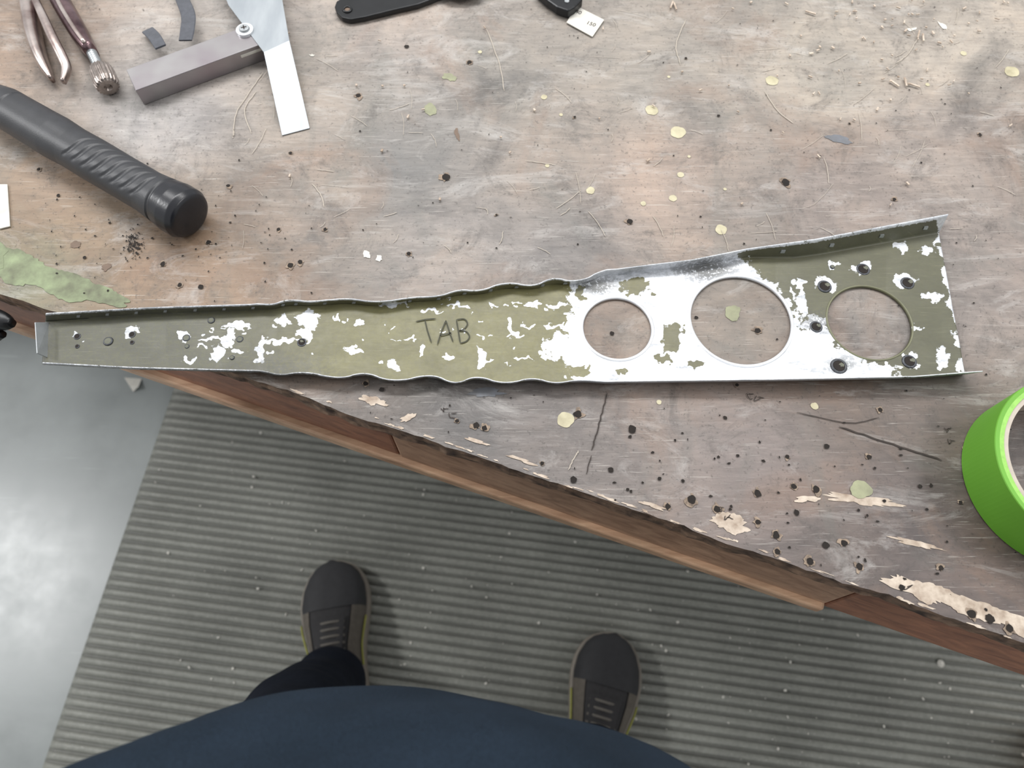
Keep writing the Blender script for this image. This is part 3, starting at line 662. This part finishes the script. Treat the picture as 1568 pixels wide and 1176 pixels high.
# ------------------------------------------------------------------ tape roll
tc_ = Vector((.378, .148, 0)); RO = .0625; RI = .0535; H = .040
tr = empty("green_masking_tape_roll", (tc_.x, tc_.y, BZ))
M_gr = simple("green_tape", (98, 158, 46), 0.55, 0, 0.06, 20, 0.08, 300)
M_gr2 = simple("green_tape_side", (140, 192, 90), 0.6, 0, 0.12, 300, 0.3, 1500)
M_card = simple("cardboard_core", (180, 170, 158), 0.8, 0, 0.1, 100, 0.2)
z0 = BZ+.0006
mobj("tape_outer", *ring(tc_, [(RO-.0004,z0),(RO,z0+.0006),(RO,z0+H-.0006),(RO-.0004,z0+H),(RO-.003,z0+H),(RO-.003,z0)], 128), M_gr, tr, smooth=False)
mobj("tape_layers", *ring(tc_, [(RI+.003,z0),(RO-.003,z0),(RO-.003,z0+H-.0001),(RI+.003,z0+H-.0003)], 128), M_gr2, tr)
mobj("core", *ring(tc_, [(RI,z0+.0002),(RI+.003,z0+.0002),(RI+.003,z0+H-.0008),(RI,z0+H-.0008)], 128), M_card, tr)

# ------------------------------------------------------------------ person
CX = -.062; DY = .005
per = empty("person", (CX, -.12, 0))
def fabric(name, c1, c2, sc=900):
    t = NT(name); v = t.coord(); n1 = t.noise(v, 12, 5); w_ = t.noise(t.coord((1,1,2.5)), sc, 2, 0.5); big_ = t.noise(v, 9, 3, .5, .6)
    c = t.mix(t.ramp(n1, [(0.3, G(0)), (0.7, G(1))]), s2l(c1), s2l(c2))
    c = t.mix(0.7, c, t.ramp(w_, [(0.3, G(0.55)), (0.7, G(1.45))]), 'MULTIPLY')
    t.set('Base Color', c); t.set('Roughness', 0.95); t.set('Specular IOR Level', 0.15)
    t.bump(t.math('ADD', t.math('MULTIPLY', w_, 0.10), big_), 0.8, 0.014); return t.m
M_sw = fabric("navy_knit", (26, 37, 48), (35, 47, 60)); M_jn = fabric("dark_denim", (14, 19, 30), (24, 29, 40), 700)
M_skin = simple("skin", (198, 150, 126), 0.5, 0, 0.06, 30, 0.1); M_skin.node_tree.nodes["Principled BSDF"].inputs['Subsurface Weight'].default_value = 0.1
M_hair = simple("brown_hair", (62, 46, 36), 0.6, 0, 0.3, 200, 0.5)
def remeshed(name, parts, m, vox=0.008, sm=4, wr_=0.0):
    ob = mobj(name, *merge(parts), m, per, smooth=True)
    r = ob.modifiers.new('r', 'REMESH'); r.mode = 'VOXEL'; r.voxel_size = vox; r.use_smooth_shade = True
    s = ob.modifiers.new('s', 'SMOOTH'); s.iterations = sm; s.factor = 0.5
    if wr_:
        tx = bpy.data.textures.new(name+'_folds', 'CLOUDS'); tx.noise_scale = 0.09; tx.noise_depth = 1
        d = ob.modifiers.new('folds', 'DISPLACE'); d.texture = tx; d.strength = wr_; d.mid_level = 0.5; d.texture_coords = 'LOCAL'
    return ob
Y0 = (0, 1, 0)
torso = [(CX,-.150,.90,.178,.118),(CX,-.150+DY,.93,.195,.142),(CX,-.148+DY,.99,.210,.154),(CX,-.150+DY,1.05,.207,.150),(CX,-.165,1.12,.198,.135),(CX,-.19,1.20,.188,.122),(CX,-.215,1.30,.190,.118),(CX,-.225,1.38,.185,.105),(CX,-.23,1.44,.15,.085),(CX,-.23,1.48,.075,.06)]
parts = [sweep(torso, 48, 2.3, 5, Y0)]
for sx in (-1, 1):
    parts.append(sweep([(CX+sx*.12,-.23,1.42,.06,.055),(CX+sx*.19,-.23,1.40,.062,.06),(CX+sx*.235,-.235,1.30,.056,.055),(CX+sx*.26,-.25,1.14,.050,.048),(CX+sx*.275,-.25,1.06,.046,.045),(CX+sx*.285,-.225,.95,.038,.038),(CX+sx*.285,-.20,.86,.032,.034)], 24, 2, 5, Y0))
remeshed("navy_sweater", parts, M_sw, 0.008, 6, .010)
legs = [sweep([(CX,-.155,.99,.165,.115),(CX,-.155,.92,.180,.118),(CX,-.155,.84,.175,.115),(CX,-.15,.79,.13,.09)], 36, 2.3, 5, Y0)]
LA = (-.302, .045); RA = (.128, -.072)
legs.append(sweep([(CX-.085,-.15,.90,.098,.108),(CX-.105,-.14,.80,.096,.10),(-.225,-.085,.62,.082,.085),(-.250,-.04,.50,.074,.074),(-.272,-.01,.38,.068,.068),(-.290,.02,.22,.060,.060),(LA[0],LA[1],.09,.058,.062)], 30, 2, 6, Y0))
legs.append(sweep([(CX+.085,-.15,.90,.098,.108),(CX+.085,-.145,.80,.096,.10),(.055,-.125,.62,.080,.085),(.080,-.105,.50,.072,.074),(.095,-.10,.38,.066,.068),(.112,-.088,.22,.060,.060),(RA[0]-.004,RA[1],.09,.060,.062)], 30, 2, 6, Y0))
remeshed("jeans", legs, M_jn, 0.008, 4, .012)
hx, hy = CX, -.20
hd_ = [sweep([(CX,-.225,1.45,.058,.058),(CX,-.215,1.52,.054,.056),(hx,hy-.01,1.57,.056,.065),],20,2,4,Y0),
       sweep([(hx,hy+.045,1.525,.022,.018),(hx,hy+.03,1.54,.045,.05),(hx,hy+.015,1.575,.062,.078),(hx,hy+.005,1.62,.072,.092),(hx,hy,1.665,.076,.097),(hx,hy-.005,1.705,.070,.088),(hx,hy-.005,1.735,.045,.06),(hx,hy-.005,1.745,.01,.015)],32,2.1,5,Y0),
       sweep([(hx,hy+.093,1.66,.008,.006),(hx,hy+.108,1.63,.012,.012),(hx,hy+.108,1.612,.016,.010),(hx,hy+.09,1.605,.012,.006)],14,2,4,Y0),
       sweep([(hx-.018,hy+.086,1.583,.003,.003),(hx,hy+.092,1.584,.007,.007),(hx+.018,hy+.086,1.583,.003,.003)],10,2,4)]
for sx in (-1, 1): hd_.append(sweep([(hx+sx*.076,hy-.005,1.605,.006,.008),(hx+sx*.082,hy-.012,1.635,.008,.016),(hx+sx*.082,hy-.012,1.66,.006,.014)],12,2,4,Y0))
remeshed("head", hd_, M_skin, 0.004, 2)
M_eye = simple("eye_white", (230, 228, 222), 0.2, 0, 0.02, 50, 0)
for k, sx in enumerate((-1, 1)):
    for nm, dy, r, mm in (("eye", .080, .0125, M_eye), ("iris", .0875, .0062, M_dark)):
        b = bmesh.new(); bmesh.ops.create_uvsphere(b, u_segments=20, v_segments=12, radius=r); me = bpy.data.meshes.new(nm); b.to_mesh(me); b.free()
        o_ = bpy.data.objects.new("%s_%d" % (nm, k+1), me); o_.location = (hx+sx*.031, hy+dy, 1.642); me.materials.append(mm); bpy.context.collection.objects.link(o_); attach(o_, per)
remeshed("hair", [sweep([(hx,hy-.035,1.60,.060,.066),(hx,hy-.028,1.65,.080,.080),(hx,hy-.018,1.695,.080,.090),(hx,hy-.008,1.735,.060,.078),(hx,hy-.008,1.757,.02,.03)],28,2.2,5,Y0)], M_hair, .005, 2)
for k, sx in enumerate((-1, 1)):
    bx = CX+sx*.285; hh = [sweep([(bx,-.20,.89,.026,.022),(bx,-.197,.85,.024,.018),(bx,-.194,.80,.018,.040),(bx,-.19,.765,.016,.042),(bx,-.19,.75,.012,.036)],20,2.4,4,Y0)]
    for i, (dy, l) in enumerate(((.030,.07),(.010,.080),(-.010,.074),(-.029,.058))):
        hh.append(sweep([(bx,-.19+dy,.765,.0095,.0095),(bx-sx*.004,-.188+dy,.755-l*.5,.009,.009),(bx-sx*.014,-.186+dy,.755-l*.8,.0082,.0082),(bx-sx*.026,-.184+dy,.755-l,.006,.006)],12,2,4,Y0))
    hh.append(sweep([(bx-sx*.004,-.165,.82,.013,.013),(bx-sx*.012,-.145,.79,.011,.011),(bx-sx*.018,-.138,.762,.009,.009),(bx-sx*.020,-.137,.745,.006,.006)],12,2,4,Y0))
    remeshed("hand_%d" % (k+1), hh, M_skin, .0035, 2)

# shoes
M_sole = simple("taupe_sole_rubber", (118, 111, 101), 0.6, 0, 0.1, 60, 0.2)
M_up = simple("dark_mesh_upper", (38, 37, 38), 0.8, 0, 0.2, 200, 0.5, 800)
M_toe = simple("charcoal_toe_cap", (36, 36, 38), 0.7, 0, 0.15, 90, 0.2)
M_pan = simple("taupe_suede_panel", (86, 80, 72), 0.8, 0, 0.15, 120, 0.3)
M_lace = simple("grey_lace", (92, 88, 82), 0.8, 0, 0.2, 600, 0.3)
M_yel = simple("olive_yellow_trim", (140, 140, 62), 0.6, 0, 0.1, 100, 0.1)
def empty_child(name, par):
    e = bpy.data.objects.new(name, None); bpy.context.collection.objects.link(e); e.empty_display_size = .05
    attach(e, par); return e
def shoe(name, toe, heel, side, WS=1.19):
    toe = Vector((*toe, 0)); heel = Vector((*heel, 0)); L = (toe-heel).length; d = (toe-heel)/L; r = Vector((d.y, -d.x, 0))
    g = empty_child(name, per)
    S = [0, .02, .06, .15, .3, .45, .6, .72, .82, .9, .95, .985, 1.0]
    WL = [.006, .022, .032, .038, .037, .039, .047, .052, .051, .044, .034, .018, .005]
    WR = [.006, .022, .032, .038, .039, .043, .051, .053, .049, .040, .030, .016, .005]
    WL = [a*WS for a in WL]; WR = [a*WS for a in WR]
    if side < 0: WL, WR = WR, WL
    HT = [.050, .070, .086, .098, .104, .098, .084, .072, .063, .056, .050, .043, .036]
    zf = 0.0118
    out = [heel+d*(s*L)-r*w for s, w in zip(S, WL)]+[heel+d*(s*L)+r*w for s, w in reversed(list(zip(S, WR)))]
    outc = [Vector(p) for p in cat(out+[out[0]], 3)[:-1]]
    mobj("sole", *prism(outc, zf, zf+.026), M_sole, g, smooth=False, bevel=.004)
    def upper(s0, s1, infl, m, nm, thlim=(0, math.pi), n=28):
        V = []; Fc = []; ss = np.linspace(s0, s1, 34)
        for s in ss:
            wl = np.interp(s, S, WL)-.0065+infl; wr = np.interp(s, S, WR)-.0065+infl; h = np.interp(s, S, HT)-.026+infl
            for j in range(n+1):
                th = thlim[0]+(thlim[1]-thlim[0])*j/n; c_, s_ = math.cos(th), math.sin(th)
                x = (wr if c_ > 0 else wl)*math.copysign(abs(c_)**.75, c_); z = h*abs(s_)**.85
                V.append(heel+d*(s*L)+r*x+Vector((0,0,zf+.024+z)))
        for i in range(33):
            for j in range(n): Fc.append((i*(n+1)+j, i*(n+1)+j+1, (i+1)*(n+1)+j+1, (i+1)*(n+1)+j))
        return mobj(nm, V, Fc, m, g, smooth=True)
    upper(.005, .995, 0, M_up, "upper")
    upper(.68, .975, .0016, M_toe, "toe_cap")
    upper(.02, .22, .002, M_pan, "heel_counter")
    upper(.30, .68, .0018, M_pan, "side_panel_1", (0, 0.95), 12); upper(.30, .68, .0018, M_pan, "side_panel_2", (math.pi-0.95, math.pi), 12)
    upper(.34, .62, .004, M_up, "tongue", (1.2, math.pi-1.2), 10)
    ls = []
    for k in range(6):
        s = .38+.042*k; h = np.interp(s, S, HT)-.026+.006
        kk = []
        for x in (-.024, -.012, 0, .012, .024):
            kk.append(tuple(heel+d*(s*L)+r*x+Vector((0,0,zf+.024+h*(1-(x/.06)**2))))+(.0024, .0016))
        ls.append(sweep(kk, 8, 2, 4))
    mobj("laces", *merge(ls), M_lace, g, smooth=True)
    tr_ = []
    for sg, W in ((-1, WL), (1, WR)):
        kk = [tuple(heel+d*(s*L)+r*sg*(np.interp(s, S, W)-.002)+Vector((0,0,zf+.030+.016*math.sin((s-.3)*8))))+(.0018, .0018) for s in np.linspace(.34, .62, 8)]
        tr_.append(sweep(kk, 8, 2, 3))
    mobj("trim_stripes", *merge(tr_), M_yel, g, smooth=True)
tl = P(506, 856, .05); shoe("shoe_1", (tl.x, tl.y), (tl.x+.050, tl.y-.285), -1)
tr2 = P(944, 968, .05); shoe("shoe_2", (tr2.x, tr2.y), (tr2.x-.078, tr2.y-.278), 1)

# ------------------------------------------------------------------ lights
def area(name, loc, sx, sy, e, col=(1, 1, 1), tgt=None):
    l = bpy.data.lights.new(name, 'AREA'); l.shape = 'RECTANGLE'; l.size = sx; l.size_y = sy; l.energy = e; l.color = col
    o = bpy.data.objects.new(name, l); o.location = loc; bpy.context.collection.objects.link(o)
    if tgt is not None: o.rotation_euler = (Vector(tgt)-Vector(loc)).to_track_quat('-Z', 'Y').to_euler()
area("ceiling_light_1", (-3.0, .72, 3.0), .45, .6, 85, (1, 1, 1))
area("ceiling_light_2", (-.3, 1.5, 3.0), 2.4, .5, 70, (1, .99, .98))
area("ceiling_light_3", (1.9, .2, 3.0), .5, 1.6, 35, (1, .99, .98))
w = bpy.data.worlds.new("world"); bpy.context.scene.world = w; w.use_nodes = True
w.node_tree.nodes['Background'].inputs[0].default_value = (.96, .98, 1, 1); w.node_tree.nodes['Background'].inputs[1].default_value = 0.72
